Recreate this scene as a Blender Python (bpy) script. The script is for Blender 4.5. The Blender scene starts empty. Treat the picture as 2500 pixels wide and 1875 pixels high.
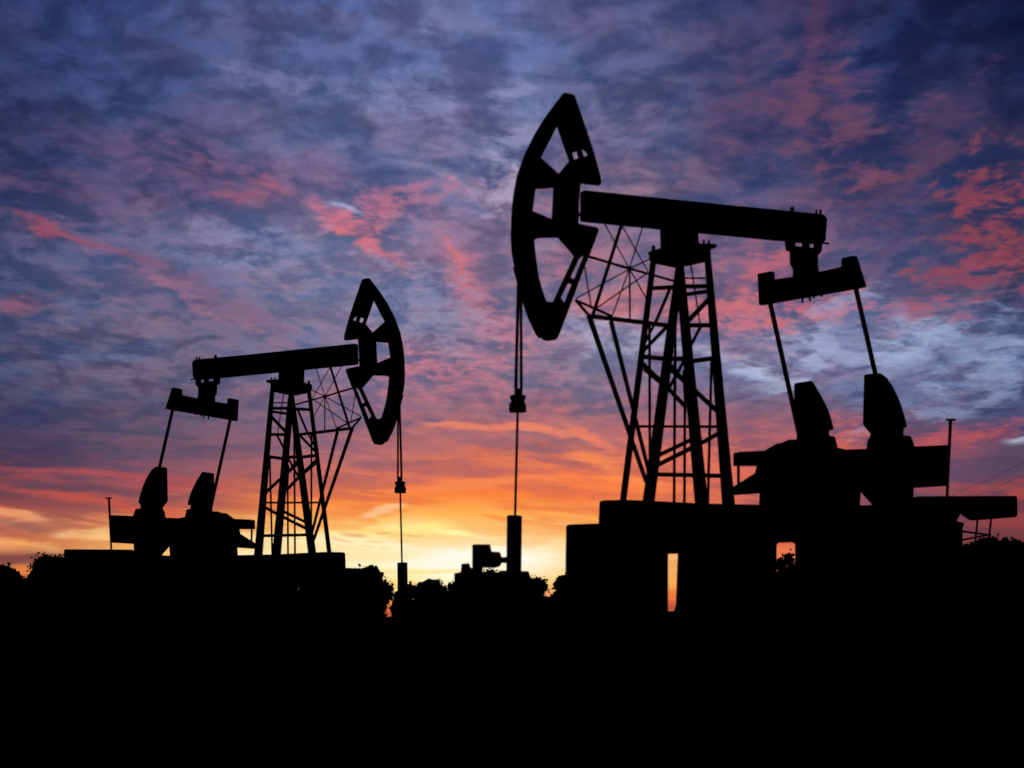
import bpy, bmesh, math, random
from mathutils import Vector
from mathutils.geometry import tessellate_polygon
random.seed(11)
S = bpy.context.scene
COL = S.collection
R = math.radians

# ------------------------------------------------------------------ camera model
F, CX, HY, H = 3221.0, 1250.0, 1609.0, 1.3     # focal length, centre column, horizon row (photo pixels), eye height


def proj(p):
    return Vector((CX + F * p[0] / p[1], HY - F * (p[2] - H) / p[1]))


class Plane:
    """an upright plane with a local frame: point on it and its outward normal"""
    def __init__(self, p0, n):
        self.p0 = Vector((p0[0], p0[1], 0)); self.n = Vector((n[0], n[1], 0)).normalized()

    def at(self, px, py):
        rx = (px - CX) / F
        y = self.n.dot(self.p0) / (self.n.x * rx + self.n.y)
        return Vector((rx * y, y, H + (HY - py) / F * y))


# ------------------------------------------------------------------ materials
def new_mat(name):
    m = bpy.data.materials.new(name); m.use_nodes = True
    return m, m.node_tree.nodes, m.node_tree.links, m.node_tree.nodes['Principled BSDF']


def noisy(name, c1, c2, scale, rough, metal=0.0, spec=0.3, bump=0.2, detail=6):
    m, n, l, b = new_mat(name)
    tc = n.new('ShaderNodeTexCoord')
    t = n.new('ShaderNodeTexNoise'); t.inputs['Scale'].default_value = scale; t.inputs['Detail'].default_value = detail
    l.new(tc.outputs['Object'], t.inputs['Vector'])
    r = n.new('ShaderNodeValToRGB')
    r.color_ramp.elements[0].position = .35; r.color_ramp.elements[1].position = .68
    r.color_ramp.elements[0].color = (*c1, 1); r.color_ramp.elements[1].color = (*c2, 1)
    l.new(t.outputs['Fac'], r.inputs['Fac']); l.new(r.outputs['Color'], b.inputs['Base Color'])
    b.inputs['Roughness'].default_value = rough; b.inputs['Metallic'].default_value = metal
    b.inputs['Specular IOR Level'].default_value = spec
    bp = n.new('ShaderNodeBump'); bp.inputs['Strength'].default_value = bump; bp.inputs['Distance'].default_value = .02
    l.new(t.outputs['Fac'], bp.inputs['Height']); l.new(bp.outputs['Normal'], b.inputs['Normal'])
    return m


M = {
    'steel': noisy('dark_painted_steel', (.018, .018, .02), (.035, .030, .027), 6, .7, spec=.15),
    'rod': noisy('worn_steel', (.03, .03, .032), (.05, .045, .04), 20, .6, spec=.15),
    'concrete': noisy('stained_concrete', (.09, .085, .08), (.16, .15, .14), 3, .95, spec=.05, bump=.4),
    'ground': noisy('dark_soil_and_grass', (.012, .013, .009), (.03, .027, .018), .8, 1, spec=0, bump=.6, detail=10),
    'hill': noisy('far_scrub', (.012, .014, .01), (.025, .027, .018), .05, 1, spec=0),
    'bark': noisy('bark', (.03, .024, .018), (.06, .05, .04), 5, 1, spec=0),
    'wire': noisy('cable', (.02, .02, .02), (.03, .03, .03), 10, .8, spec=.05),
}


def leaf_mat(name, c1, c2):
    m, n, l, b = new_mat(name)
    g = n.new('ShaderNodeNewGeometry')
    r = n.new('ShaderNodeValToRGB')
    r.color_ramp.elements[0].color = (*c1, 1); r.color_ramp.elements[1].color = (*c2, 1)
    l.new(g.outputs['Random Per Island'], r.inputs['Fac'])
    l.new(r.outputs['Color'], b.inputs['Base Color'])
    b.inputs['Roughness'].default_value = .9; b.inputs['Specular IOR Level'].default_value = .03
    t = n.new('ShaderNodeBsdfTranslucent'); t.inputs['Color'].default_value = (.06, .035, .012, 1)
    mx = n.new('ShaderNodeMixShader'); mx.inputs[0].default_value = .35
    l.new(b.outputs[0], mx.inputs[1]); l.new(t.outputs[0], mx.inputs[2])
    l.new(mx.outputs[0], n['Material Output'].inputs['Surface'])
    return m


M['leaf'] = leaf_mat('leaves', (.03, .045, .018), (.055, .07, .03))


# ------------------------------------------------------------------ object helpers
def link_mesh(name, me, mat, parent=None):
    o = bpy.data.objects.new(name, me); COL.objects.link(o)
    me.materials.append(mat)
    if parent is not None:
        o.parent = parent
        o.matrix_parent_inverse.identity()
        o.location = tuple(-c for c in ROOT[parent.name]) if parent.name in ROOT else (0, 0, 0)
    return o


ROOT = {}


def thing(name, loc, label, cat, group=None):
    o = bpy.data.objects.new(name, None); COL.objects.link(o)
    o.location = loc; o.empty_display_size = .3
    ROOT[o.name] = tuple(loc)
    o['label'] = label; o['category'] = cat
    if group: o['group'] = group
    return o


def mesh_from(bm, name, smooth=False):
    bmesh.ops.recalc_face_normals(bm, faces=bm.faces[:])
    me = bpy.data.meshes.new(name); bm.to_mesh(me); bm.free()
    if smooth:
        for p in me.polygons: p.use_smooth = len(p.vertices) == 4
    return me


def area(poly):
    return .5 * sum(poly[i - 1][0] * poly[i][1] - poly[i][0] * poly[i - 1][1] for i in range(len(poly)))


def erode(poly, dfun, hole=False):
    """move every edge into the material by the slab's own parallax, so a slab of real thickness keeps its outline"""
    n = len(poly)
    sgn = 1 if area(poly) > 0 else -1
    if hole: sgn = -sgn
    lines = []
    for i in range(n):
        a, b = Vector(poly[i]), Vector(poly[(i + 1) % n])
        e = b - a
        nn = Vector((e.y, -e.x)).normalized() * sgn          # outward from the material
        d = dfun((a + b) / 2)
        off = abs(nn.dot(d))
        lines.append((a - nn * off, e.normalized(), nn, off))
    out = []
    for i in range(n):
        p, e1, n1, o1 = lines[i - 1]; q, e2, n2, o2 = lines[i]
        cr = e1.x * e2.y - e1.y * e2.x
        v = Vector(poly[i])
        if abs(cr) < .12:
            out.append(v - (n1 * o1 + n2 * o2) / 2)
        else:
            t = ((q.x - p.x) * e2.y - (q.y - p.y) * e2.x) / cr
            x = p + e1 * t
            if (x - v).length > 4 * max(o1, o2, .1): x = v - (n1 * o1 + n2 * o2) / 2
            out.append(x)
    return out


def fillet(poly, r):
    """round every corner of an outline (r in photo pixels)"""
    n = len(poly); out = []
    for i in range(n):
        p, a, b = poly[i], poly[i - 1], poly[(i + 1) % n]
        la, lb = (a - p).length, (b - p).length
        k = min(r, la * .45, lb * .45)
        ca = (a - p).normalized().dot((b - p).normalized())
        if k < .3 or ca < -.93:
            out.append(p); continue
        q0, q1 = p + (a - p).normalized() * k, p + (b - p).normalized() * k
        for j in range(5):
            t = j / 4
            out.append(q0 * (1 - t) ** 2 + p * 2 * t * (1 - t) + q1 * t * t)
    return out


def slab_bm(bm, loops, plane, t, rnd=0):
    """prism of thickness t about an upright plane; loops[0] is the outline, the others are openings"""
    def dfun(p):
        P = plane.at(p.x, p.y)
        return proj(P + plane.n * (t / 2)) - p
    loops = [[Vector(p) for p in lp] for lp in loops]
    loops = [erode(lp, dfun, i > 0) for i, lp in enumerate(loops)]
    if rnd: loops = [fillet(lp, rnd) for lp in loops]
    P3 = [[plane.at(p.x, p.y) for p in lp] for lp in loops]
    flat = [p for lp in P3 for p in lp]
    fr = [bm.verts.new(p + plane.n * (t / 2)) for p in flat]
    bk = [bm.verts.new(p - plane.n * (t / 2)) for p in flat]
    tris = tessellate_polygon([[Vector((p.x, p.y, 0)) for p in lp] for lp in loops])
    for a, b, c in tris:
        try:
            bm.faces.new((fr[a], fr[b], fr[c])); bm.faces.new((bk[c], bk[b], bk[a]))
        except ValueError:
            pass
    k = 0
    for lp in P3:
        m = len(lp)
        for i in range(m):
            j = (i + 1) % m
            bm.faces.new((fr[k + i], fr[k + j], bk[k + j], bk[k + i]))
        k += m


def rod_bm(bm, a, b, ra, rb=None, seg=10):
    rb = ra if rb is None else rb
    ax = (b - a).normalized()
    s = ax.cross(Vector((0, 0, 1)) if abs(ax.z) < .95 else Vector((0, 1, 0))).normalized(); u = s.cross(ax)
    A, B = [], []
    for i in range(seg):
        w = 2 * math.pi * i / seg
        d = s * math.cos(w) + u * math.sin(w)
        A.append(bm.verts.new(a + d * ra)); B.append(bm.verts.new(b + d * rb))
    for i in range(seg):
        j = (i + 1) % seg
        bm.faces.new((A[i], A[j], B[j], B[i]))
    bm.faces.new(A[::-1]); bm.faces.new(B)


def path_bm(bm, pts, r, seg=8):
    for a, b in zip(pts, pts[1:]): rod_bm(bm, a, b, r, r, seg)


# crop helpers: where a detail was measured on the photograph
def crop(x0, y0, k):
    return lambda *ps: [(x0 + x / k, y0 + y / k) for x, y in ps]


cA = crop(1200, 200, 3.687); cB = crop(1200, 500, 3.687); cC = crop(1400, 900, 3.687)
cD = crop(1800, 450, 5.53); cE = crop(1750, 850, 3.687); cF = crop(2000, 1050, 4.424)
cG = crop(1050, 900, 5.53); cH = crop(900, 1200, 3.687)

YAW = R(35)


class Site:
    """one pumpjack's stand: where it is, which way it faces and how big the photo shows it"""
    def __init__(self, small):
        c, s = math.cos(YAW), math.sin(YAW)
        if not small:
            self.k = 1.0; self.m = lambda p: Vector(p)
            self.u = Vector((c, s, 0)); self.v = Vector((s, -c, 0))
        else:
            self.k = .673
            self.m = lambda p: Vector((894.2 - .673 * (p[0] - 1387.1), 679.1 + .673 * (p[1] - 227.1)))
            self.u = Vector((-c, s, 0)); self.v = Vector((-s, -c, 0))
        d = 20 / self.k
        x = (self.m((1650, 0)).x - CX) / F * d
        self.p0 = Vector((x, d, 0))

    def vp(self, k=0.0):
        return Plane(self.p0 + self.v * k, self.v)

    def up(self, k=0.0):
        return Plane(self.p0 + self.u * k, self.u)

    def P(self, p, v=0.0):
        q = self.m(p); return self.vp(v).at(q.x, q.y)

    def r(self, w, P):
        return w * self.k / 2 * P.y / F


def build_site(st, labels):
    g = 'oil pumpjacks'
    base = Vector((st.p0.x, st.p0.y, 0))
    # ---------------------------------------------------------------- foundation
    fo = thing('concrete_foundation', base, labels['foundation'], 'foundation', 'pumpjack foundations')

    def slab(name, loops, plane, t, mat, parent, rnd=0):
        bm = bmesh.new()
        px = [[st.m(p) for p in lp] for lp in loops]
        slab_bm(bm, px, plane, t, rnd * st.k)
        if t > .11: slab_bm(bm, px, plane, .06, rnd * st.k)         # a flange round the middle keeps the corners crisp
        return link_mesh(name, mesh_from(bm, name), mat, parent)

    def rod(name, p, q, w, parent, v=0.0, v2=None, w2=None, mat=None, seg=10):
        a = st.P(p, v); b = st.P(q, v if v2 is None else v2)
        bm = bmesh.new()
        rod_bm(bm, a, b, st.r(w, a), st.r(w2 or w, b), seg)
        return link_mesh(name, mesh_from(bm, name, True), mat or M['steel'], parent)

    GY = 1835                                                    # just under the ground line at this distance
    con = M['concrete']
    slab('deck_slab', [[(1382, 1280.5), (1461, 1278), (1500, 1270), (2330, 1270), (2350.5, 1276), (2350.5, 1324), (1895, 1322), (1655, 1352), (1381, 1356)]], st.vp(0), .5, con, fo, 7)
    slab('pier', [[(1381, 1340), (1631.2, 1340), (1630.7, GY), (1376, GY)]], st.vp(0), .46, con, fo)
    slab('pier', [[(1655, 1340), (1884, 1310), (1884, GY), (1640, GY), (1645.5, 1490), (1650, 1478)]], st.vp(0), .46, con, fo)
    slab('panel', [[(1870, 1300), (1975, 1300), (1975, 1480), (1870, 1480)], [(1896.5, 1325.5), (1941, 1324), (1940.5, 1466), (1895.5, 1466)]], st.vp(0), .08, con, fo, 9)
    slab('pier', [[(1954, 1310), (2350.5, 1310), (2352, GY), (1954, GY)]], st.vp(0), .46, con, fo)
    slab('tie_beam', [[(1880, 1462), (1960, 1462), (1960, GY), (1880, GY)]], st.vp(0), .4, con, fo)

    # ---------------------------------------------------------------- pumpjack
    pj = thing('pumpjack', base, labels['pumpjack'], 'pumpjack', g)
    stl = M['steel']
    skid = slab('skid_frame', [[(1461, 1284), (1463.5, 1221.5), (1512, 1220), (1700, 1228.5), (1852, 1232), (2099, 1234.5), (2129, 1232), (2230, 1231), (2340, 1228), (2343, 1260), (2326, 1284)]], st.vp(0), .5, stl, pj, 7)
    plat = slab('motor_platform', [[(2229, 1211.6), (2483.7, 1210.4), (2484, 1262.5), (2368, 1271.5), (2344.7, 1255.5), (2333, 1276), (2229, 1276)]], st.vp(0), .34, stl, pj, 7)
    for a, b in (((2387.2, 1262), (2379.7, 1335)), ((2420.5, 1260), (2413.6, 1322)), ((2349, 1297), (2418, 1306.6)), ((2349, 1318), (2418, 1305))):
        rod('platform_strut', a, b, 5, pj, .1, mat=M['rod'])
    rod('edge_kerb', (2330, 1281), (2349, 1281), 12, skid, 0)

    # samson post: four legs that lean together under the saddle
    vb = .34
    rod('post_leg', cB((1455, 520))[0], cC((444, 1215))[0], 15, pj, -vb, w2=16.5)
    rod('post_leg', cB((1700, 520))[0], cC((674, 1215))[0], 21, pj, vb, w2=30)
    rod('post_leg', cB((1690, 520))[0], cC((1154, 1225))[0], 22, pj, -vb, w2=33)
    rod('post_leg', cB((1938, 380))[0], cC((1397, 1235))[0], 16, pj, vb, w2=32)
    A_, B_, C_, D_ = -vb, vb, -vb, vb
    for p, q, w, v1, v2 in (
        (cB((1440, 752)), cB((1630, 742)), 11, A_, B_), (cB((1750, 735)), cB((1940, 733)), 11, C_, D_),
        (cB((1750, 660)), cB((1935, 660)), 4.5, C_, D_), (cB((1750, 806)), cB((1945, 780)), 10, C_, D_),
        (cB((1780, 1085)), cB((1965, 1085)), 11.5, C_, D_), (cB((1370, 1368)), cB((1560, 1386)), 12, A_, B_),
        (cB((1550, 1386)), cB((1730, 1386)), 12, B_, C_), (cB((1810, 1407)), cB((1980, 1384)), 12, C_, D_),
        (cB((1615, 735)), cB((1470, 1075)), 8.5, B_, A_), (cB((1475, 1060)), cB((1376, 1250)), 7, B_, A_),
        (cB((1580, 1095)), cB((1372, 1310)), 9.5, B_, A_), (cB((1955, 850)), cB((1775, 1040)), 12, D_, C_),
        (cB((1885, 1090)), cB((1800, 1255)), 8, D_, C_), (cB((1350, 1422)), cB((1540, 1605)), 12, A_, A_),
        (cC((640, 0)), cC((800, 137)), 12, A_, A_), (cB((1620, 1450)), cB((1740, 1600)), 11, A_, C_),
        (cB((1725, 1415)), cB((1590, 1660)), 8, C_, B_), (cC((880, 10)), cC((1000, 115)), 12, A_, C_),
        (cC((965, -10)), cC((860, 180)), 7.5, C_, B_), (cC((850, 175)), cC((1005, 340)), 11, B_, C_),
        (cC((1085, 190)), cC((1285, 375)), 12, C_, D_), (cC((770, 778)), cC((1050, 645)), 10.5, B_, C_),
        (cC((760, 866)), cC((1060, 716)), 11.5, B_, C_), (cC((1140, 676)), cC((1305, 584)), 11, C_, D_),
        (cC((585, 520)), cC((1295, 522)), 7, A_, D_), (cC((750, 952)), cC((1330, 965)), 11, B_, D_),
        (cC((990, 20)), cC((1010, 400)), 6, C_, C_),
    ):
        rod('post_brace', p[0], q[0], w, pj, v1, v2)
    # ladder rails up the middle of the post
    for p, q, w, v in ((cB((1422, 1080)), cC((688, 880)), 7, 0), (cC((915, -160)), cC((906, 1215)), 7.2, .05), (cC((1003, 330)), cC((999, 1215)), 7, .05),
                       (cC((1244, -110)), cC((1210, 1215)), 7, .1), (cB((1655, 1060)), cB((1655, 1670)), 6.5, .05), (cB((1795, 540)), cB((1876, 1068)), 3.8, .2)):
        rod('ladder_rail', p[0], q[0], w, pj, v)
    # saddle and centre bearing
    sad = slab('saddle_bearing', [cB((1515, 200), (1862, 240), (1866, 346), (2028, 352), (2028, 401), (1972, 402), (1975, 512), (1908, 520), (1790, 548), (1640, 566), (1432, 524), (1416, 480), (1410, 408), (1470, 404), (1520, 390))], st.vp(0), .1, stl, pj, 4)
    for p, q, w in (((1911, 316), (1911, 365), 5.5), ((1957, 320), (1957, 365), 5.5), ((1457, 370), (1457, 420), 9)):
        rod('bolt', cB(p)[0], cB(q)[0], w, sad)
    # walking beam
    bt = [(1416.5, 463), (1600, 482), (1800, 502.5), (2010, 522.5), (2020, 532), (2015.5, 593), (1915, 589.5), (1800, 579), (1609, 560.6), (1415.5, 541.5)]
    beam = slab('walking_beam', [bt], st.vp(0), .3, stl, pj, 7)
    rod('end_lip', (2000, 591), (2023, 595), 5, beam)
    for x, y0, y1, w in ((1934, 506, 522, 9.5), (1993, 513, 528, 5.5), (2003, 512, 528, 5.5)):
        rod('bolt', (x, y0), (x, y1), w, beam)
    # horsehead: web plate with openings, and the wide curved track the bridle lies on
    arc = cA((640, 106), (500, 290), (410, 430), (300, 640), (232, 830), (205, 960), (186, 1090), (176, 1230), (171, 1390), (176, 1500))
    arc += cB((178, 420), (203, 565), (230, 690), (275, 830), (330, 990), (400, 1135), (445, 1200))
    outer = arc + cB((460, 1215), (480, 1224), (512, 1228), (570, 1217), (590, 1208), (612, 1165), (690, 960), (838, 560), (885, 450), (966, 235), (966, 218), (955, 207), (940, 200), (783, 168))
    outer += cA((785, 1240), (790, 1090), (803, 918), (960, 936), (976, 932), (986, 918), (990, 895), (985, 860), (930, 655), (870, 470), (800, 265), (752, 130), (745, 120), (733, 112), (700, 103), (668, 98), (652, 99))
    holes = [cA((588, 405), (695, 715), (605, 825), (445, 683)),
             cA((725, 640), (765, 628), (780, 685), (745, 698)), cA((815, 610), (845, 628), (865, 660), (832, 673)),
             cA((398, 968), (555, 955), (540, 1232), (370, 1162)),
             cB((385, 318), (402, 308), (440, 300), (595, 297), (740, 465), (555, 865), (540, 876), (505, 872), (490, 858), (455, 750), (425, 640), (400, 460)),
             cB((825, 460), (790, 485), (712, 655), (743, 670)), cB((690, 708), (717, 718), (655, 878), (625, 835))]
    head = slab('horsehead', [outer] + holes, st.vp(0), .04, stl, pj)
    inner = [(x + (34 if 3 < i < len(arc) - 4 else 26), y) for i, (x, y) in enumerate(arc)]
    inner[0] = (inner[0][0] - 4, inner[0][1] + 14); inner[-1] = (inner[-1][0] - 4, inner[-1][1] - 8)
    slab('cable_track', [arc + inner[::-1]], st.vp(0), .26, stl, head)
    slab('nose_plate', [cA((655, 120), (730, 125), (790, 300), (740, 480), (640, 330), (590, 250))], st.vp(0), .2, stl, head)
    slab('toe_plate', [cB((500, 900), (600, 900), (640, 980), (580, 1190), (510, 1215), (460, 1190), (420, 1090))], st.vp(0), .2, stl, head)
    slab('hinge_block', [cA((575, 900), (790, 930), (772, 1265), (575, 1260))], st.vp(0), .14, stl, head)
    rod('hinge_pin', cA((770, 1195))[0], cA((830, 1195))[0], 8, head)
    # tail bearing, equalizer, pitman arms
    tb = slab('tail_bearing', [cD((640, 760), (650, 882), (660, 900), (705, 908), (710, 1080), (748, 1140), (748, 1290), (1115, 1230), (1105, 1180), (1090, 1080),
                               (1095, 1030), (1092, 960), (1130, 920), (1143, 895), (1152, 775)),
                           cD((787, 790), (872, 797), (868, 840), (785, 830)), cD((980, 808), (1028, 810), (1026, 857), (976, 850))], st.vp(0), .05, stl, pj)
    eq = slab('equalizer_beam', [cD((272, 1208), (502, 1164), (510, 1281), (748, 1246), (1105, 1180), (1405, 1113), (1404, 997), (1612, 951), (1750, 1386), (1570, 1425), (480, 1612), (293, 1645))],
              st.up(3.35), .14, stl, pj, 4)
    for p, q in (((880, 1530), (880, 1598)), ((968, 1510), (988, 1578)), ((1026, 1500), (1038, 1535)), ((1130, 1480), (1143, 1518))):
        rod('bolt', cD(p)[0], cD(q)[0], 5.2, eq)
    rod('pitman_arm', cD((1597, 1390))[0], cE((1470, 420))[0], 11.8, pj, 1.05, mat=M['rod'])
    rod('pitman_arm', cD((444, 1600))[0], cE((760, 860))[0], 12, pj, -1.05, mat=M['rod'])
    # cranks with their counterweights, gearbox between them
    slab('crank_arm', [cE((1340, 690), (1690, 690), (1678, 784), (1748, 788), (1783, 885), (1776, 1250), (1764, 1440), (1420, 1440), (1395, 1408), (1297, 1300), (1320, 960), (1345, 905), (1355, 833), (1386, 780))], st.vp(1.0), .1, stl, pj, 5)
    slab('crank_arm', [cE((725, 690), (1010, 690), (1012, 788), (1066, 796), (1093, 917), (1090, 1400), (700, 1400), (715, 850))], st.vp(-1.0), .1, stl, pj, 5)
    slab('counterweight', [cE((1325, 233), (1478, 224), (1500, 240), (1535, 270), (1585, 345), (1630, 435), (1665, 525), (1690, 610), (1716, 712), (1665, 725), (1640, 775), (1385, 776), (1314, 688))], st.vp(1.05), .24, stl, pj, 5)
    slab('counterweight', [cE((697, 315), (858, 291), (930, 410), (975, 495), (1008, 565), (1035, 650), (1055, 738), (1000, 742), (985, 795), (735, 795), (692, 600))], st.vp(-1.05), .24, stl, pj, 5)
    gb = slab('gearbox', [cE((425, 923), (645, 822), (740, 822), (1300, 940), (1297, 1300), (1288, 1440), (377, 1440), (385, 1308), (345, 1125), (370, 1000))], st.vp(0), .5, stl, pj)
    slab('inspection_cover', [cE((146, 1063), (150, 935), (425, 923), (640, 900), (640, 1062), (358, 1062))], st.vp(.3), .1, stl, gb, 4)
    slab('hood', [cE((420, 926), (645, 822), (760, 822), (760, 1010), (420, 1010))], st.vp(.3), .06, stl, gb)
    rod('hand_post', cE((194, 1055))[0], cE((196, 1225))[0], 7.3, gb, .3)
    slab('apron_plate', [cE((140, 1252), (343, 1124), (357, 1060), (480, 1060), (480, 1308), (385, 1308), (158, 1324))], st.vp(.2), .05, stl, pj)
    slab('belt_guard', [cE((1060, 917), (1350, 905), (1780, 884), (2082, 872), (2066, 1241), (1760, 1260), (1320, 1300), (1060, 1290))], st.vp(.35), .16, stl, pj)
    lev = rod('brake_lever', cE((2104, 650))[0], cE((2072, 1345))[0], 8.6, pj, .5, w2=7, mat=M['rod'])
    rod('handle', cE((2068, 644))[0], cE((2144, 645))[0], 5.4, lev, .5, mat=M['rod'])
    # service platform in front of the post, its stay rods and props
    hub = cB((1241, 574))[0]
    for p, q, w in (((1015, 165), (1241, 574), 3.2), ((1172, 185), (1412, 605), 3.2), ((1362, 195), (1241, 574), 3.4), ((862, 462), (1241, 574), 6.6), ((1241, 574), (1650, 688), 6),
                    ((1241, 574), (1430, 485), 3.6), ((765, 840), (1241, 580), 3.4), ((935, 938), (1405, 612), 3.6), ((1241, 574), (1083, 1012), 3.4), ((1243, 574), (1246, 1035), 4.6),
                    ((1241, 574), (1400, 856), 3.4), ((836, 545), (897, 920), 3.6)):
        rod('stay_rod', cB(p)[0], cB(q)[0], w, pj, .1, mat=M['rod'])
    rod('hub', cB((1241, 556))[0], cB((1241, 590))[0], 9, pj, .1)
    rod('hanger', cB((1170, 180))[0], cB((915, 985))[0], 8.5, pj, .1, w2=9.5)
    for p, q, w in (((757, 858), (1085, 1003), 6.5), ((757, 856), (880, 1000), 8), ((870, 1000), (1620, 1090), 11)):
        rod('platform_beam', cB(p)[0], cB(q)[0], w, pj, .15)
    rod('platform_prop', cB((878, 1000))[0], cC((655, 1020))[0], 14, pj, .2, w2=11)
    rod('platform_prop', cB((1075, 1045))[0], cC((690, 975))[0], 12, pj, .2, w2=10)
    # bridle, carrier bar and polished rod
    w1 = [(1247.2, 523), cB((178, 420))[0], cB((205, 560))[0], cB((243, 700))[0], cG((1164, -20))[0], cG((1158, 280))[0]]
    bm = bmesh.new(); path_bm(bm, [st.P(p, .07) for p in w1[2:]], st.r(7.6, st.p0))
    link_mesh('bridle_cable', mesh_from(bm, 'bridle_cable'), M['wire'], pj)
    bm = bmesh.new(); path_bm(bm, [st.P(p, -.07) for p in (cB((256, 690))[0], cB((266, 830))[0], cG((1229, -20))[0], cG((1232, 280))[0])], st.r(6.8, st.p0))
    link_mesh('bridle_cable', mesh_from(bm, 'bridle_cable'), M['wire'], pj)
    car = slab('carrier_bar', [cG((1140, 262), (1248, 262), (1248, 355), (1283, 357), (1295, 368), (1293, 390), (1283, 420), (1272, 443), (1290, 475), (1300, 500), (1298, 575), (1290, 590),
                             (1275, 596), (1085, 598), (1073, 590), (1067, 570), (1065, 490), (1080, 462), (1095, 440), (1080, 405), (1076, 380), (1083, 362), (1100, 354), (1138, 354))], st.vp(0), .1, stl, pj)
    rod('polished_rod', cG((1182, 590))[0], cH((1318, 240))[0], 6.4, pj, 0, mat=M['rod'])

    # ---------------------------------------------------------------- wellhead under the rod
    wp = st.P((1262, 1500)); wl = thing('wellhead', (wp.x, wp.y, 0), labels['wellhead'], 'wellhead', 'wellheads')
    rod('stuffing_box', cH((1313, 220))[0], cH((1306, 760))[0], 37, wl, seg=20)
    rod('gland_nut', cH((1314, 219))[0], cH((1313, 250))[0], 34, wl, seg=8)
    slab('motor_housing', [cH((932, 474), (1095, 475), (1107, 541), (1182, 543), (1198, 590), (1198, 645), (1182, 674), (1138, 688), (1027, 686), (1027, 745), (932, 745))], st.vp(0), .12, stl, wl, 3)
    rod('outlet_pipe', cH((1185, 617))[0], cH((1250, 617))[0], 15, wl, seg=14)
    base_p = slab('base_block', [cH((770, 735), (830, 726), (834, 650), (906, 645), (918, 686), (940, 690), (1020, 728), (1170, 728), (1172, 711), (1240, 710), (1375, 716), (1442, 717), (1478, 850), (1462, 900), (1450, 2250), (800, 2250), (768, 900))], st.vp(0), .16, con, wl, 4)
    return pj


big = Site(False); small = Site(True)
build_site(big, {
    'pumpjack': 'big black oil pumpjack, taller and nearer than the other, with its horsehead raised high',
    'foundation': 'tall dark concrete foundation with a narrow slit under the big pumpjack',
    'wellhead': 'big wellhead with boxy motor and upright pipe below the big pumpjack head'})
build_site(small, {
    'pumpjack': 'smaller black oil pumpjack farther away, about two thirds the size of the big one',
    'foundation': 'smaller dark concrete foundation under the smaller pumpjack, trees showing at its end',
    'wellhead': 'small wellhead pipe below the smaller pumpjack head, standing before the treeline'})

# ------------------------------------------------------------------ ground and far rise
def tag(o, kind=None, label=None, cat=None, group=None):
    if kind: o['kind'] = kind
    if label: o['label'] = label; o['category'] = cat
    if group: o['group'] = group
    return o


bm = bmesh.new()
xs = [-3000, -1200, -500, -200, -90, -50] + [-40 + 4 * i for i in range(21)] + [50, 90, 200, 500, 1200, 3000]
ys = [-400, -100, -30, -10] + [-4 + 2.5 * i for i in range(26)] + [70, 90, 120, 160, 220, 300, 380, 500, 800, 1400, 3000]
grid = []
for y in ys:
    row = []
    for x in xs:
        z = .06 * math.sin(x * .7 + y * .3) * math.cos(y * .55 - x * .2) if -40 <= x <= 40 and -4 <= y <= 60 else 0
        row.append(bm.verts.new((x, y, z - .02)))
    grid.append(row)
for j in range(len(ys) - 1):
    for i in range(len(xs) - 1):
        bm.faces.new((grid[j][i], grid[j][i + 1], grid[j + 1][i + 1], grid[j + 1][i]))
tag(link_mesh('ground', mesh_from(bm, 'ground', True), M['ground']), 'structure')

bm = bmesh.new()
N = 160
rows = []
prof = [(330, -1), (350, .25), (370, .62), (400, 1), (460, .9), (560, .4), (700, -.1)]
for j, (y, k) in enumerate(prof):
    row = []
    for i in range(N + 1):
        x = -420 + 840 * i / N
        top = 15.0 + .7 * math.sin(x * .031) + .4 * math.sin(x * .11 + 1) + random.uniform(-.25, .25)
        row.append(bm.verts.new((x, y, top * k)))
    rows.append(row)
for j in range(len(rows) - 1):
    for i in range(N):
        bm.faces.new((rows[j][i], rows[j][i + 1], rows[j + 1][i + 1], rows[j + 1][i]))
tag(link_mesh('hill', mesh_from(bm, 'hill', True), M['hill']), 'structure')


# ------------------------------------------------------------------ trees along the field edge
def leaf(bm, p, s):
    a = Vector((random.gauss(0, 1), random.gauss(0, 1), random.gauss(0, 1))).normalized()
    b = a.orthogonal().normalized()
    c = a.cross(b)
    w = random.uniform(0, 6.28)
    d = (b * math.cos(w) + c * math.sin(w)) * s
    e = a.cross(d).normalized() * s * random.uniform(.4, .7)
    vs = [bm.verts.new(p + d), bm.verts.new(p + e), bm.verts.new(p - d * .9), bm.verts.new(p - e)]
    bm.faces.new(vs)


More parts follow.
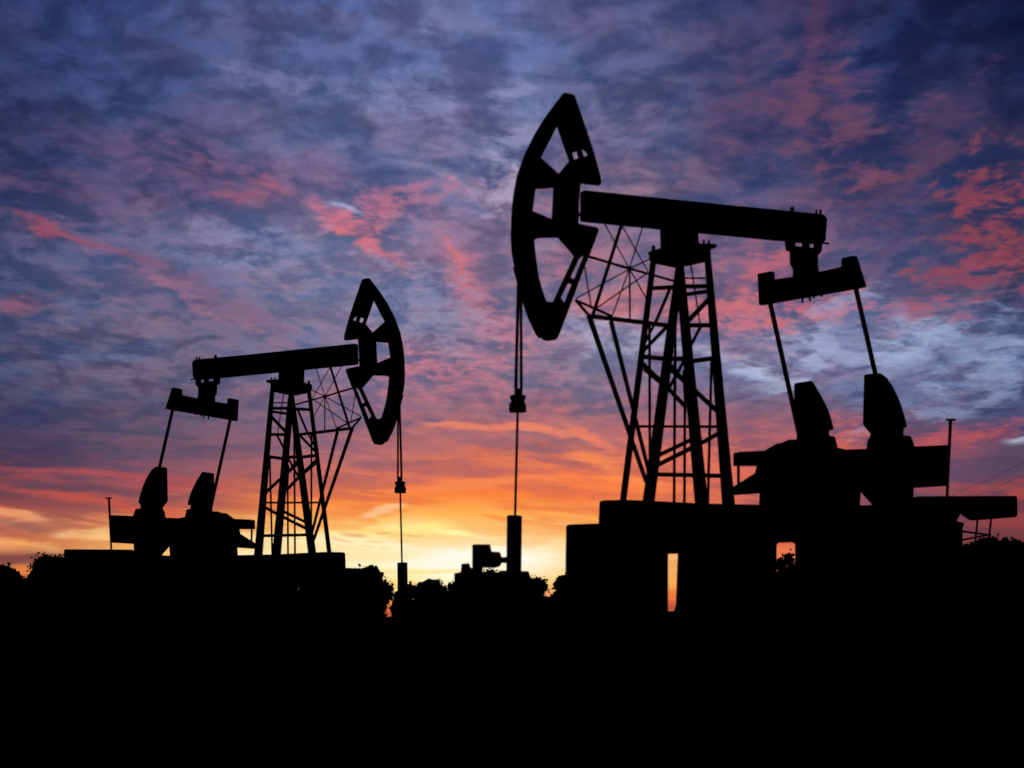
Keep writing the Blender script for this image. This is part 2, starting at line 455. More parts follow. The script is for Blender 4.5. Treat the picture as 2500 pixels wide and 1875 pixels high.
def tree(D, blobs, trunk_px, label, density=1.0, leaf_s=.25):
    def W(px, py): return Vector(((px - CX) / F * D, D, H + (HY - py) / F * D))
    tx = (trunk_px - CX) / F * D
    t = thing('tree', (tx, D, 0), label, 'tree', 'trees along the field edge')
    k = D / F
    top = max(W(0, b[1] - b[3]).z for b in blobs)
    bm = bmesh.new()
    p0 = Vector((tx, D, -.2)); p1 = Vector((tx + .2, D, top * .45)); p2 = Vector((tx - .1, D + .1, top * .8))
    r0 = .012 * top + .08
    rod_bm(bm, p0, p1, r0, r0 * .7, 8); rod_bm(bm, p1, p2, r0 * .7, r0 * .25, 8)
    for (bx, by, rx, ry) in blobs:
        c = W(bx, by); st = p1 if c.z > p1.z + .5 else (p0 + p1) / 2
        rod_bm(bm, st, c, r0 * .4, r0 * .1, 6)
        for q in range(5):
            e = c + Vector((random.uniform(-1, 1) * rx * k, random.uniform(-1, 1) * rx * k, random.uniform(.1, .95) * ry * k))
            rod_bm(bm, c + (st - c) * .2, e, r0 * .12, r0 * .04, 4)
    link_mesh('trunk', mesh_from(bm, 'trunk'), M['bark'], t)
    bm = bmesh.new()
    for (bx, by, rx, ry) in blobs:
        c = W(bx, by)
        for q in range(int(rx * ry / 2.2 * (density if density < 1 else 1))):   # inner foliage, larger and closed
            while True:
                v = Vector((random.uniform(-1, 1), random.uniform(-1, 1), random.uniform(-1, 1)))
                if v.length < 1: break
            leaf(bm, c + Vector((v.x * rx, v.y * rx, v.z * ry)) * (k * .86), leaf_s * random.uniform(1.2, 2.0))
        nc = max(6, int(rx * ry / 26))
        for q in range(nc):                                        # leaf clumps through the crown's volume
            while True:
                v = Vector((random.uniform(-1, 1), random.uniform(-1, 1), random.uniform(-1, 1)))
                if v.length < 1: break
            v *= random.uniform(.75, 1.0) / max(v.length, .35) * max(v.length, .35)
            cc = c + Vector((v.x * rx * k * .92, v.y * rx * k, v.z * ry * k * .92))
            cs = random.uniform(.16, .46) * min(1.3, .05 * min(rx, ry) * k + .8)
            for z in range(int(40 * density)):
                leaf(bm, cc + Vector((random.gauss(0, cs), random.gauss(0, cs), random.gauss(0, cs * .8))), leaf_s * random.uniform(.5, 1.2))
    link_mesh('crown', mesh_from(bm, 'crown'), M['leaf'], t)


TREES = [
    (150, [(8, 1410, 38, 32), (40, 1425, 22, 20), (62, 1445, 36, 36), (60, 1492, 45, 30), (10, 1480, 60, 50), (30, 1540, 60, 60)], 10, 'low round tree at the edge of the view, beside the low gap in the treeline'),
    (140, [(112, 1385, 32, 32), (95, 1420, 30, 30), (150, 1388, 26, 30), (165, 1425, 40, 40), (120, 1460, 60, 50), (120, 1540, 60, 70)], 118, 'broad dark tree just beyond the end of the smaller motor platform'),
    (145, [(200, 1392, 45, 38), (262, 1400, 40, 42), (180, 1440, 40, 40), (230, 1440, 60, 55), (210, 1520, 70, 80)], 215, 'tree with specks of sky in its crown, under the smaller motor platform'),
    (120, [(905, 1408, 26, 26), (880, 1420, 26, 30), (915, 1440, 26, 28), (888, 1490, 34, 50), (900, 1560, 45, 70)], 893, 'tall feathery tree rising past the end of the smaller foundation'),
    (125, [(938, 1447, 15, 18), (930, 1470, 16, 20), (922, 1525, 16, 50)], 932, 'small loose bush-like tree between the feathery tree and the small wellhead'),
    (160, [(978, 1458, 18, 20), (1000, 1445, 22, 20), (996, 1500, 28, 45), (996, 1570, 40, 60)], 985, 'low tree right behind the small wellhead pipe'),
    (165, [(1052, 1432, 26, 20), (1035, 1450, 30, 25), (1075, 1450, 22, 22), (1050, 1500, 60, 50), (1050, 1570, 60, 60)], 1052, 'round tree in the gap between the two wellheads'),
    (170, [(1110, 1442, 18, 22), (1130, 1440, 22, 28), (1110, 1500, 50, 60)], 1115, 'small tree beside the big wellhead base, on the small wellhead side'),
    (150, [(1195, 1414, 26, 22), (1175, 1425, 26, 24), (1220, 1420, 20, 20), (1195, 1490, 70, 70)], 1190, 'tree whose top just shows over the big wellhead base'),
    (165, [(1316, 1434, 20, 24), (1295, 1440, 20, 30), (1310, 1500, 55, 60)], 1308, 'rounded tree between the big wellhead and the big foundation'),
    (158, [(1372, 1428, 20, 24), (1385, 1440, 22, 30), (1365, 1500, 50, 60)], 1375, 'tree half hidden by the slit end of the big foundation'),
    (180, [(1668, 1500, 22, 22), (1675, 1530, 25, 30)], 1670, 'tiny dark tree seen low in the slit of the big foundation'),
    (130, [(1906, 1378, 12, 16), (1926, 1366, 8, 18), (1916, 1400, 20, 18), (1934, 1392, 10, 18), (1905, 1424, 14, 20), (1934, 1428, 14, 22), (1918, 1455, 34, 34), (1918, 1530, 60, 70)], 1918, 'tree seen through the square opening of the big foundation', .5),
    (120, [(2372, 1346, 28, 20), (2400, 1343, 24, 24), (2360, 1360, 40, 30), (2352, 1470, 40, 50), (2385, 1420, 60, 60), (2385, 1520, 70, 70)], 2385, 'bushy tree behind the thin struts of the big motor platform'),
    (125, [(2422, 1330, 17, 19), (2440, 1348, 22, 24), (2430, 1400, 50, 60), (2430, 1500, 50, 70)], 2428, 'tree peaking just past the thin struts of the big motor platform'),
    (128, [(2453, 1333, 12, 16), (2455, 1370, 26, 40), (2455, 1470, 40, 80)], 2454, 'narrow-topped tree, second from the end of the row under the big platform tip'),
    (122, [(2480, 1336, 15, 16), (2505, 1345, 22, 20), (2490, 1390, 40, 50), (2490, 1480, 50, 80)], 2484, 'last tree of the row under the tip of the big motor platform'),
    (135, [(530, 1430, 30, 22), (535, 1480, 50, 50)], 532, 'tree showing through the square opening of the smaller foundation'),
    (140, [(715, 1462, 30, 30), (715, 1520, 40, 60)], 718, 'tree showing through the slit of the smaller foundation'),
]
for D, bl, tp, lab, *dn in TREES: tree(D, bl, tp, lab, *dn)

# ------------------------------------------------------------------ overhead cables
for (ya, yb), lab in (((948, 1494), 'upper thin overhead cable above the big motor platform'), ((982, 1514), 'lower thin overhead cable above the big motor platform')):
    a = Vector(((2900 - CX) / F * 35, 35, H + (HY - ya) / F * 35)); b = Vector(((1700 - CX) / F * 240, 240, H + (HY - yb) / F * 240))
    bm = bmesh.new(); rod_bm(bm, a, b, .0045, .012, 6)
    tag(link_mesh('overhead_cable', mesh_from(bm, 'overhead_cable'), M['wire']), None, lab, 'cable', 'overhead cables')

# ------------------------------------------------------------------ sky
def lin(c):
    return tuple(((v / 255) / 12.92 if v / 255 <= .04045 else ((v / 255 + .055) / 1.055) ** 2.4) for v in c)


W = bpy.data.worlds.new('World'); S.world = W; W.use_nodes = True
nt = W.node_tree; nd = nt.nodes; lk = nt.links
nd.clear()


def setin(s, v):
    if isinstance(v, bpy.types.NodeSocket): lk.new(v, s)
    else: s.default_value = v


def mth(op, a, b=0.0, c=None, clamp=False):
    n = nd.new('ShaderNodeMath'); n.operation = op; n.use_clamp = clamp
    setin(n.inputs[0], a); setin(n.inputs[1], b)
    if c is not None: setin(n.inputs[2], c)
    return n.outputs[0]


def vmath(op, a, b=None, scale=None):
    n = nd.new('ShaderNodeVectorMath'); n.operation = op
    setin(n.inputs[0], a)
    if b is not None: setin(n.inputs[1], b)
    if scale is not None: setin(n.inputs['Scale'], scale)
    return n.outputs['Value'] if op in ('LENGTH', 'DOT_PRODUCT') else n.outputs['Vector']


def comb(x, y, z=0.0):
    n = nd.new('ShaderNodeCombineXYZ'); setin(n.inputs[0], x); setin(n.inputs[1], y); setin(n.inputs[2], z); return n.outputs[0]


def mrange(v, a, b, c=0.0, d=1.0, smooth=True):
    n = nd.new('ShaderNodeMapRange'); n.interpolation_type = 'SMOOTHSTEP' if smooth else 'LINEAR'
    setin(n.inputs[0], v)
    for i, q in enumerate((a, b, c, d)): setin(n.inputs[i + 1], q)
    return n.outputs[0]


def mixc(f, a, b, mode='MIX'):
    n = nd.new('ShaderNodeMix'); n.data_type = 'RGBA'; n.blend_type = mode; n.clamp_factor = True
    setin(n.inputs[0], f); setin(n.inputs[6], a if isinstance(a, bpy.types.NodeSocket) else (*a, 1)); setin(n.inputs[7], b if isinstance(b, bpy.types.NodeSocket) else (*b, 1))
    return n.outputs[2]


def noise(vec, scale, detail=8, rough=.55, dist=0.0, color=False, lac=2.0):
    n = nd.new('ShaderNodeTexNoise'); setin(n.inputs['Vector'], vec)
    n.noise_dimensions = '2D'; n.inputs['Scale'].default_value = scale; n.inputs['Detail'].default_value = detail
    n.inputs['Roughness'].default_value = rough; n.inputs['Distortion'].default_value = dist; n.inputs['Lacunarity'].default_value = lac
    return n.outputs['Color'] if color else n.outputs['Fac']


def mapping(vec, loc=(0, 0, 0), rot=0.0, scale=(1, 1, 1), kind='TEXTURE'):
    n = nd.new('ShaderNodeMapping'); n.vector_type = kind
    setin(n.inputs['Vector'], vec); n.inputs['Location'].default_value = loc
    n.inputs['Rotation'].default_value = (0, 0, rot); n.inputs['Scale'].default_value = scale
    return n.outputs[0]


tc = nd.new('ShaderNodeTexCoord')
sp = nd.new('ShaderNodeSeparateXYZ'); lk.new(tc.outputs['Generated'], sp.inputs[0])
dx, dy, dz = sp.outputs
fy = mth('MAXIMUM', dy, .08)
K = F / 1000
X = mth('MULTIPLY', mth('DIVIDE', dx, fy), K)                      # sunset-facing angles, in thousands of photo pixels
Y = mth('MULTIPLY', mth('DIVIDE', dz, fy), K)
# cloud layer: directions carried out to a flat sheet overhead, so it foreshortens towards the horizon
zz = mth('ADD', mth('MAXIMUM', dz, 0.0), .13)
q = comb(mth('DIVIDE', dx, zz), mth('DIVIDE', dy, zz), 0.0)

low = mrange(Y, .30, .80)                                          # 0 near the horizon, 1 in the upper sky
wq = noise(q, 3.0, 3, .55, 0, True)
wq2 = noise(q, 13.0, 3, .6, 0, True)
q2 = vmath('ADD', q, vmath('SCALE', vmath('SUBTRACT', wq, (.5, .5, .5)), scale=.10))
n_big = noise(q2, 7.0, 4, .5)
n_mid = noise(q2, 15.0, 6, .57)
yr = mth('SUBTRACT', Y, .52)                                        # wisps fan out from above the glow
n_str = noise(comb(mth('ADD', mth('MULTIPLY', mth('ARCTAN2', yr, X), 5.5), mth('MULTIPLY', n_big, .5)), mth('MULTIPLY', vmath('LENGTH', comb(X, yr)), 2.0)), 1.0, 6, .58)
n_fine = noise(q2, 36.0, 4, .55)
# thin level streaks low over the horizon
n_low = noise(comb(mth('MULTIPLY', X, 3.2), mth('ADD', mth('MULTIPLY', Y, 26.0), mth('MULTIPLY', X, 1.4)), 3.7), 1.0, 5, .52, .3)

XY = comb(X, Y, 0.0)
w_hi = vmath('ADD', vmath('SCALE', vmath('SUBTRACT', wq, (.5, .5, .5)), scale=.15), vmath('MULTIPLY', vmath('SUBTRACT', wq2, (.5, .5, .5)), (.06, .035, 0)))
PX = vmath('ADD', XY, vmath('SCALE', w_hi, scale=low))
# the low bands keep to their true height above the horizon; the banks above are warped by the cloud sheet
w_lo = vmath('MULTIPLY', vmath('SUBTRACT', noise(comb(mth('MULTIPLY', X, 5.0), mth('MULTIPLY', Y, 14.0), 1.3), 1.0, 4, .6, 0, True), (.5, .5, .5)), (.06, .035, 0))
PL = vmath('ADD', XY, w_lo)
s2 = nd.new('ShaderNodeSeparateXYZ'); lk.new(PX, s2.inputs[0])
XW, YW = s2.outputs[0], s2.outputs[1]

COLS = {
    0: [(-60, (34, 44, 90), (50, 63, 116)), (150, (38, 50, 98), (54, 68, 122)), (300, (36, 49, 98), (56, 66, 116)), (450, (44, 57, 105), (76, 72, 112)), (600, (58, 74, 120), (90, 102, 148)), (750, (62, 75, 118), (100, 94, 130)), (900, (62, 71, 112), (88, 88, 124)), (1040, (58, 59, 96), (74, 70, 104)), (1120, (64, 56, 86), (90, 62, 86)), (1160, (92, 62, 84), (140, 70, 82)), (1200, (92, 62, 80), (126, 66, 76)), (1240, (150, 76, 74), (196, 88, 70)), (1280, (170, 100, 88), (240, 156, 106)), (1325, (200, 100, 66), (244, 164, 100)), (1362, (136, 74, 68), (160, 88, 78)), (1400, (212, 108, 60), (232, 136, 70)), (1480, (180, 80, 55), (200, 100, 60))],
    400: [(-60, (56, 70, 126), (76, 94, 150)), (150, (58, 70, 122), (80, 90, 144)), (300, (56, 70, 118), (82, 88, 138)), (450, (72, 73, 116), (110, 88, 126)), (600, (82, 96, 142), (122, 124, 164)), (750, (88, 97, 140), (130, 116, 148)), (900, (82, 83, 120), (118, 110, 140)), (1050, (82, 76, 108), (110, 88, 112)), (1130, (100, 78, 104), (134, 84, 100)), (1190, (116, 80, 94), (160, 86, 90)), (1240, (150, 86, 84), (204, 100, 80)), (1285, (210, 124, 80), (244, 158, 90)), (1335, (246, 180, 106), (253, 212, 136)), (1400, (248, 196, 120), (253, 220, 146)), (1480, (230, 140, 70), (240, 160, 80))],
    800: [(-60, (72, 86, 142), (90, 108, 168)), (150, (78, 85, 136), (102, 108, 160)), (300, (80, 93, 144), (112, 118, 164)), (450, (88, 91, 138), (126, 108, 150)), (600, (106, 116, 160), (146, 126, 158)), (750, (112, 120, 162), (148, 136, 168)), (900, (106, 106, 146), (140, 122, 154)), (1000, (120, 104, 138), (160, 112, 134)), (1100, (140, 100, 120), (178, 108, 114)), (1180, (182, 100, 92), (234, 118, 78)), (1235, (240, 120, 64), (252, 146, 68)), (1275, (250, 166, 82), (254, 212, 128)), (1315, (252, 214, 136), (255, 244, 194)), (1380, (253, 230, 172), (255, 244, 200)), (1430, (250, 208, 118), (255, 238, 156)), (1475, (228, 116, 62), (242, 160, 84)), (1500, (200, 90, 55), (210, 100, 60))],
    1150: [(-60, (80, 91, 148), (102, 118, 176)), (150, (80, 94, 152), (110, 124, 178)), (300, (88, 97, 148), (126, 130, 176)), (450, (96, 99, 148), (144, 132, 170)), (600, (112, 106, 148), (150, 120, 154)), (750, (112, 112, 152), (160, 124, 150)), (900, (116, 110, 148), (158, 118, 144)), (1000, (134, 104, 130), (178, 114, 126)), (1080, (150, 96, 108), (212, 116, 98)), (1150, (186, 100, 96), (240, 122, 78)), (1210, (236, 114, 64), (253, 134, 60)), (1262, (252, 144, 66), (255, 188, 90)), (1300, (254, 208, 128), (255, 246, 180)), (1370, (255, 247, 208), (255, 255, 238)), (1420, (254, 232, 160), (255, 249, 206)), (1475, (226, 110, 60), (240, 150, 80)), (1500, (200, 80, 50), (210, 90, 55))],
    1500: [(-60, (64, 76, 130), (90, 98, 152)), (150, (70, 78, 128), (102, 100, 146)), (300, (76, 86, 136), (118, 112, 152)), (450, (96, 96, 138), (146, 120, 150)), (600, (116, 106, 144), (166, 120, 144)),
           (740, (124, 112, 148), (200, 124, 134)), (830, (134, 128, 164), (164, 158, 190)), (900, (124, 116, 152), (150, 136, 166)), (1000, (126, 104, 134), (186, 112, 118)), (1080, (158, 104, 118), (218, 118, 102)), (1150, (202, 102, 86), (250, 126, 70)),
           (1220, (230, 114, 72), (250, 132, 66)), (1300, (246, 148, 76), (254, 190, 102)), (1370, (250, 196, 116), (254, 214, 140)), (1420, (246, 176, 80), (252, 196, 90)), (1460, (224, 96, 44), (244, 116, 52)), (1490, (140, 60, 58), (150, 66, 60))],
    1850: [(-60, (48, 54, 102), (80, 70, 114)), (150, (50, 58, 108), (78, 70, 112)), (300, (48, 61, 112), (84, 74, 114)), (450, (56, 67, 116), (96, 82, 120)), (600, (84, 88, 134), (130, 102, 138)),
           (750, (104, 100, 142), (164, 106, 130)), (830, (108, 108, 150), (136, 136, 176)), (930, (100, 98, 138), (134, 132, 172)), (1000, (118, 98, 130), (154, 104, 122)), (1080, (156, 92, 106), (192, 102, 106)), (1150, (174, 90, 92), (220, 104, 86)),
           (1230, (160, 88, 92), (214, 106, 86)), (1340, (226, 106, 66), (242, 122, 78)), (1440, (230, 110, 70), (242, 130, 90))],
    2200: [(-60, (24, 30, 72), (36, 46, 94)), (150, (28, 37, 84), (44, 57, 108)), (300, (36, 48, 98), (70, 62, 100)), (450, (46, 60, 108), (82, 68, 104)), (600, (66, 74, 120), (96, 80, 120)),
           (700, (78, 82, 126), (110, 92, 126)), (790, (96, 102, 146), (126, 134, 176)), (890, (96, 100, 144), (130, 140, 182)), (990, (84, 84, 124), (112, 114, 154)), (1060, (92, 80, 112), (170, 84, 92)), (1140, (108, 80, 108), (160, 80, 88)),
           (1250, (98, 72, 94), (128, 74, 88)), (1320, (120, 64, 72), (142, 70, 74)), (1420, (120, 60, 66), (140, 66, 68))],
    2500: [(-60, (10, 15, 44), (16, 22, 56)), (60, (14, 20, 54), (20, 28, 66)), (200, (24, 33, 74), (34, 42, 86)), (330, (34, 42, 86), (60, 52, 88)), (450, (42, 52, 96), (64, 60, 96)), (550, (56, 60, 100), (104, 66, 90)), (650, (66, 64, 100), (106, 66, 90)), (740, (62, 66, 106), (92, 92, 130)),
           (850, (92, 110, 152), (128, 150, 190)), (950, (66, 74, 116), (96, 108, 148)), (1050, (62, 66, 106), (84, 78, 114)), (1150, (82, 66, 94), (106, 72, 94)), (1205, (96, 62, 80), (156, 72, 72)), (1260, (116, 60, 70), (150, 66, 66)), (1330, (112, 56, 60), (124, 60, 62)), (1420, (110, 54, 56), (120, 58, 58))],
}
VMAX = 1.70


def ramp(v, stops, k=1.0):
    n = nd.new('ShaderNodeValToRGB'); cr = n.color_ramp; cr.interpolation = 'LINEAR'
    setin(n.inputs[0], v)
    st = sorted(((HY - y) / 1000 / VMAX, c) for y, c in stops)
    cr.elements[0].position = st[0][0]; cr.elements[0].color = (*lin(st[0][1]), 1)
    cr.elements[1].position = st[-1][0]; cr.elements[1].color = (*lin(st[-1][1]), 1)
    for p, c in st[1:-1]:
        e = cr.elements.new(p); e.color = (*lin(c), 1)
    for e in cr.elements:                                            # the high sheet is dimmer and greyer than the band near the glow
        w = min(1, max(0, (e.position * VMAX - .45) / .20)); c = list(e.color)[:3]; g = sum(c) / 3
        f = 1 + (k - 1) * w
        e.color = (*[(x + (g - x) * .08 * w) * f for x in c], 1)
    return n.outputs[0]


V = mth('DIVIDE', YW, VMAX)
keys = sorted(COLS)
shade = light = None
for i, kx in enumerate(keys):
    v1 = V if light is None else mth('MULTIPLY_ADD', light, 1e-9, V)   # keeps the shader's steps in sequence
    a = ramp(v1, [(y, c) for y, c, _ in COLS[kx]], .76); b = ramp(v1, [(y, c) for y, _, c in COLS[kx]], .92)
    if shade is None: shade, light = a, b
    else:
        f = mrange(XW, (keys[i - 1] - CX) / 1000, (kx - CX) / 1000)
        shade, light = mixc(f, shade, a), mixc(f, light, b)

cl = mth('ADD', mth('ADD', mth('MULTIPLY', n_big, .30), mth('MULTIPLY', n_mid, .46)), mth('ADD', mth('MULTIPLY', n_str, .18), mth('MULTIPLY', n_fine, .06)))
cl = mrange(cl, .39, .61)
cl_low = mrange(n_low, .39, .61)
fac = mth('ADD', mth('MULTIPLY', cl, low), mth('MULTIPLY', cl_low, mth('SUBTRACT', 1.0, low)))
sky = mixc(fac, shade, light)
n_hue = noise(vmath('ADD', q, (7.3, 2.1, 0)), 7.0, 4, .55)
sky = mixc(mth('MULTIPLY', mrange(n_hue, .42, .66), mth('MULTIPLY', low, .75)), sky, (1.16, .95, .96), 'MULTIPLY')
sky = mixc(mth('MULTIPLY', mrange(n_hue, .56, .34), mth('MULTIPLY', low, .8)), sky, (.82, 1.0, 1.12), 'MULTIPLY')

edge = mth('MULTIPLY', mth('SUBTRACT', mth('ADD', mth('MULTIPLY', n_mid, .55), mth('ADD', mth('MULTIPLY', n_big, .15), mth('MULTIPLY', n_fine, .3))), .5), 2.2)
edge_str = mth('MULTIPLY', mth('SUBTRACT', mth('ADD', mth('MULTIPLY', noise(mapping(PX, (0, 0, 0), R(-40), (5.0, 26.0, 1), 'POINT'), 1.0, 5, .6), .8), mth('MULTIPLY', n_mid, .2)), .5), 1.9)
edge_low = mth('MULTIPLY', mth('SUBTRACT', n_low, .5), 1.6)
# banks of lit and shaded cloud: centre, half length, half width, slope (degrees, down to the east), colour, strength, raggedness
BANKS = [
    (235, 588, 180, 11, 24, (158, 82, 104), .75, .5), (165, 556, 130, 5.5, 24, (190, 82, 94), .75, .15), (35, 735, 60, 14, 10, (150, 84, 104), .6, 1), (420, 680, 230, 26, 26, (144, 96, 126), .55, 1.4), (300, 630, 330, 60, 25, (96, 80, 118), .45, 2),
    (540, 430, 170, 44, 22, (116, 84, 122), .45, 2), (650, 440, 55, 10, 22, (178, 94, 118), .6, 1.6), (590, 465, 60, 9, 12, (176, 94, 116), .5, 1.6), (490, 385, 50, 9, 30, (140, 84, 112), .5, 1.2), (780, 505, 70, 12, 18, (176, 104, 130), .5, 2), (470, 740, 160, 12, 26, (168, 112, 138), .5, 1.5),
    (945, 506, 95, 34, -26, (208, 114, 130), .85, 2), (862, 566, 75, 28, 8, (208, 108, 124), .8, 2.4), (890, 610, 85, 14, 36, (222, 112, 122), .8, 2), (800, 530, 40, 12, 20, (180, 106, 130), .5, 1.5),
    (1055, 570, 130, 50, 50, (146, 106, 142), .5, 1.6), (1105, 620, 120, 36, 62, (178, 108, 132), .65, 1), (1106, 630, 72, 12, 62, (224, 122, 124), .85, .3), (1165, 755, 110, 36, 55, (200, 114, 128), .7, 2.2), (1230, 810, 60, 24, 30, (200, 120, 134), .6, 2.2), (1010, 855, 60, 22, 15, (200, 118, 132), .6, 3), (1090, 900, 140, 30, -10, (196, 118, 132), .6, 3.5),
    (828, 508, 34, 9, 16, (182, 188, 226), .85, .8), (1245, 455, 60, 38, 20, (184, 170, 198), .8, 2.4), (1250, 350, 60, 30, -30, (146, 150, 190), .6, 2.5), (1040, 240, 110, 28, -10, (126, 130, 178), .6, 2.5), (1245, 228, 40, 14, -15, (150, 150, 190), .6, 2),
    (1020, 560, 110, 40, 10, (128, 132, 172), .5, 1.6), (1060, 765, 140, 55, 15, (144, 146, 180), .6, 2), (1010, 700, 100, 40, 20, (128, 132, 170), .5, 2), (640, 600, 130, 40, 10, (136, 140, 178), .5, 3), (700, 205, 110, 20, 8, (122, 118, 166), .7, 2), (1060, 90, 30, 12, 45, (128, 150, 198), .6, 1.2),
    (1990, 130, 26, 150, 0, (126, 78, 108), .6, 1.6), (2000, 210, 50, 90, 0, (132, 80, 108), .6, 2.4), (2030, 280, 100, 60, 10, (136, 82, 108), .7, 3), (2060, 340, 60, 50, 0, (140, 84, 110), .6, 2.4), (2080, 410, 80, 26, 22, (150, 84, 108), .75, 3), (2140, 425, 70, 10, 28, (162, 88, 108), .7, 1.6),
    (2085, 468, 70, 12, -12, (176, 90, 104), .8, 1.8), (2170, 448, 40, 7, -20, (156, 84, 106), .7, 1.2), (2270, 350, 140, 34, -48, (112, 74, 104), .65, 2.6), (2230, 410, 100, 14, -30, (128, 78, 104), .6, 1.8), (2140, 590, 100, 18, -66, (126, 84, 116), .6, 1.2),
    (2440, 480, 110, 34, 6, (168, 76, 92), .85, 3), (2430, 560, 70, 80, 0, (178, 78, 90), .85, 3.2), (2450, 620, 120, 50, -12, (184, 80, 90), .8, 3.2), (2350, 700, 130, 30, -14, (180, 88, 106), .7, 3), (2260, 780, 110, 16, 0, (170, 96, 122), .5, 2.5),
    (1800, 760, 110, 40, 16, (206, 112, 122), .75, 3), (1990, 765, 100, 30, 4, (204, 106, 118), .75, 3), (1870, 630, 60, 26, 15, (196, 100, 116), .7, 3), (1720, 800, 70, 24, 20, (206, 120, 132), .6, 2.5),
    (1820, 905, 90, 16, 12, (190, 202, 232), .85, 1.6), (1960, 885, 120, 26, -6, (178, 184, 216), .7, 2.6), (2030, 830, 90, 26, -42, (164, 172, 208), .6, 2.6), (2165, 880, 90, 24, -62, (166, 180, 214), .7, 1.8), (2245, 855, 75, 28, -30, (172, 188, 222), .7, 2), (2400, 845, 140, 44, -26, (140, 162, 200), .6, 2.6), (2380, 935, 140, 34, -26, (150, 160, 196), .6, 3.2), (2320, 985, 90, 14, -16, (146, 148, 182), .5, 2), (2090, 830, 70, 40, -60, (128, 128, 168), .5, 2),
    (2200, 930, 130, 22, -30, (94, 96, 138), .6, 2.6), (2430, 1010, 120, 26, -12, (70, 72, 114), .6, 2), (1720, 920, 110, 20, 10, (120, 112, 148), .6, 2), (1560, 845, 70, 28, 0, (168, 162, 192), .6, 2.5), (1420, 800, 80, 22, 15, (166, 164, 194), .6, 2.5),
    (2482, 1082, 30, 9, -12, (186, 190, 214), .85, .8), (2060, 1085, 90, 34, 0, (226, 104, 80), .75, 1.4), (2310, 1078, 170, 24, -12, (196, 86, 90), .85, 1.2), (1700, 1130, 130, 40, 0, (236, 122, 92), .6, 2),
    (2420, 1195, 110, 10, -14, (158, 70, 70), .7, 1), (2470, 1215, 60, 9, -14, (176, 72, 66), .7, 1),
]
LOWB = [
    (260, 1162, 240, 16, 5, (182, 80, 84), .75, .9), (210, 1222, 220, 20, 8, (206, 86, 70), .75, .9), (150, 1190, 240, 12, 5, (96, 66, 86), .7, .8), (150, 1258, 120, 10, 12, (160, 84, 78), .7, .8),
    (70, 1287, 120, 10, 11, (158, 98, 88), .85, .6), (60, 1262, 80, 14, 15, (240, 164, 116), .7, .8), (160, 1302, 60, 14, 0, (246, 184, 126), .8, .6), (250, 1305, 60, 16, 0, (252, 198, 130), .7, .6), (40, 1362, 140, 15, 0, (128, 72, 68), .9, .3), (50, 1392, 60, 12, 0, (226, 132, 64), .8, .5),
    (520, 1200, 160, 8, -3, (196, 98, 88), .5, 1), (630, 1135, 160, 12, -4, (150, 96, 110), .5, 1.2),
    (1110, 1034, 90, 9, -2, (238, 134, 104), .8, 1), (1300, 1048, 130, 10, 7, (242, 132, 104), .8, 1), (1460, 1075, 60, 12, 25, (242, 130, 100), .7, 1), (1480, 1140, 100, 24, 20, (255, 142, 80), .85, 1), (1200, 1075, 160, 16, 4, (156, 104, 120), .6, 1), (1000, 1090, 140, 14, 3, (170, 104, 116), .5, 1),
    (1180, 1180, 220, 12, -5, (250, 140, 84), .6, 1.2), (1050, 1160, 220, 10, -4, (202, 112, 100), .5, 1.2), (930, 1252, 70, 13, -18, (255, 206, 150), .7, .8), (1000, 1292, 260, 14, -2, (255, 234, 140), .8, 1.2), (1130, 1296, 60, 10, 0, (255, 248, 170), .8, .8), (1230, 1290, 110, 20, 5, (250, 160, 80), .65, 1.2),
    (860, 1302, 30, 5, 3, (232, 166, 110), .8, .5), (830, 1318, 30, 6, 6, (236, 172, 112), .8, .5), (930, 1296, 26, 4, -2, (236, 168, 104), .8, .5), (905, 1318, 28, 4, 2, (240, 184, 124), .8, .5), (892, 1332, 18, 3.5, 5, (240, 184, 124), .8, .5), (1000, 1300, 30, 4.5, 0, (238, 170, 104), .8, .5), (1030, 1348, 12, 3.5, 0, (244, 190, 130), .8, .4), (980, 1316, 22, 3.5, 2, (244, 190, 124), .7, .4), (935, 1335, 16, 3, 4, (240, 184, 124), .7, .4),
    (860, 1350, 330, 44, 0, (255, 236, 182), .6, .5), (1150, 1358, 170, 34, 0, (255, 255, 240), .8, .6), (900, 1362, 160, 14, 0, (253, 228, 170), .6, .6), (1000, 1400, 260, 6, 0, (254, 226, 140), .7, .4), (1000, 1425, 220, 4, 0, (244, 190, 110), .6, .3), (980, 1440, 200, 5, 0, (255, 240, 160), .7, .3), (1090, 1428, 40, 10, 0, (255, 250, 205), .8, .4), (960, 1465, 70, 10, 0, (236, 130, 60), .6, .4),
]
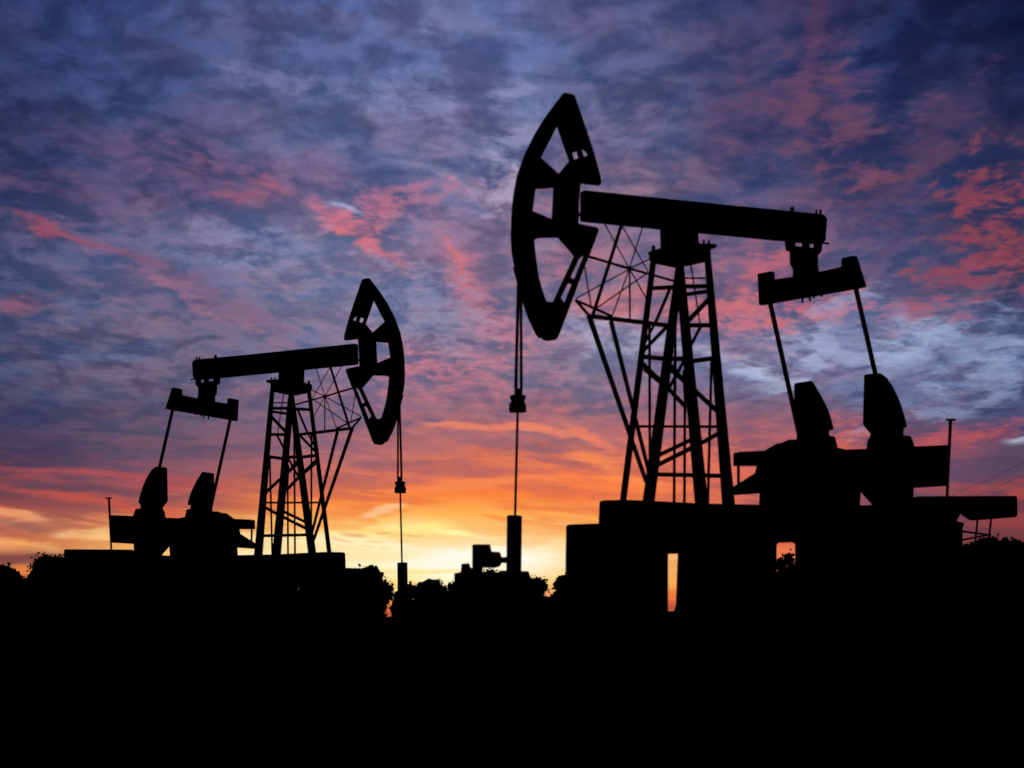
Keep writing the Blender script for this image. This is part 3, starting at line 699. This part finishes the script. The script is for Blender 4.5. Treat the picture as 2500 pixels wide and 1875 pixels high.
for lst, P_, ee in ((BANKS, PX, edge), (LOWB, PL, edge_low)):
    for cx_, cy_, hl, hw, ang, c, stg, rag in lst:
        if cx_ > 1950 and cy_ < 760 and c[0] > c[2]: c = (c[0] * .76, c[1] * .83, c[2] * .90)
        if lst is BANKS: stg *= .86
        e_ = ee if lst is LOWB or c[0] > c[2] or cx_ < 1700 else edge_str
        ch = nd.new('ShaderNodeVectorMath'); ch.operation = 'MULTIPLY_ADD'      # in sequence, or the shader runs out of room
        lk.new(sky, ch.inputs[0]); ch.inputs[1].default_value = (1e-9,) * 3; lk.new(P_, ch.inputs[2])
        m = mapping(ch.outputs[0], ((cx_ - CX) / 1000, (HY - cy_) / 1000, 0), R(-ang), (hl * 1.4 / 1000, hw * (1.6 if lst is BANKS else 1.3) / 1000, 1))
        d = mth('MULTIPLY_ADD', e_, rag * 1.2, mth('SUBTRACT', 1.0, vmath('LENGTH', m)))
        f = mth('MULTIPLY', mrange(d, -.25 if lst is BANKS else 0.0, 1.15 if lst is BANKS else .8), stg)
        sky = mixc(f, sky, lin(c))
# fine grain of the cloud sheet
g = mth('ADD', 1.0, mth('MULTIPLY', low, mrange(n_fine, .3, .7, -.08, .08, False)))
gv = nd.new('ShaderNodeVectorMath'); gv.operation = 'SCALE'; lk.new(sky, gv.inputs[0]); lk.new(g, gv.inputs['Scale'])
# clear air far behind the cloud, very dim at this hour
ns = nd.new('ShaderNodeTexSky'); ns.sky_type = 'NISHITA'; ns.sun_disc = False
ns.sun_elevation = R(1.0); ns.sun_rotation = R(-2.5)
cloud = mixc(.0005, gv.outputs[0], ns.outputs[0])
# the glow is all on the sunset side: the sky dies away overhead and behind
away = mrange(dy, .45, .82, .015, 1.0)
below = mrange(dz, -.02, .0, .0, 1.0)
bg = nd.new('ShaderNodeBackground'); lk.new(cloud, bg.inputs['Color']); lk.new(mth('MULTIPLY', away, below), bg.inputs['Strength'])
wo = nd.new('ShaderNodeOutputWorld'); lk.new(bg.outputs[0], wo.inputs['Surface'])
W.cycles.sampling_method = 'NONE'

sun = bpy.data.lights.new('sun', 'SUN'); sun.energy = .03; sun.angle = R(8); sun.color = (1, .6, .3)
so = bpy.data.objects.new('sun', sun); COL.objects.link(so)
so.rotation_euler = (R(-89), 0, R(2.5))                            # low over the horizon, shining towards the camera
so['kind'] = 'helper'

# ------------------------------------------------------------------ camera
cam = bpy.data.cameras.new('camera'); co = bpy.data.objects.new('camera', cam); COL.objects.link(co)
co.location = (0, 0, H); co.rotation_euler = (R(90), 0, 0)
cam.sensor_width = 36; cam.lens = 36 * F / 2500
cam.shift_y = (HY - 937.5) / 2500
cam.dof.use_dof = True; cam.dof.focus_distance = 50; cam.dof.aperture_fstop = cam.lens / 1000 / .04
cam.clip_start = .1; cam.clip_end = 6000
S.camera = co
S.view_settings.view_transform = 'Standard'; S.view_settings.look = 'None'
S.view_settings.exposure = 0; S.view_settings.gamma = 1
S.render.engine = 'CYCLES'
S.cycles.max_bounces = 2; S.cycles.diffuse_bounces = 1; S.cycles.use_denoising = True; S.cycles.adaptive_threshold = .02
S.render.filter_size = 1.5 if hasattr(S.render, 'filter_size') else 1.5
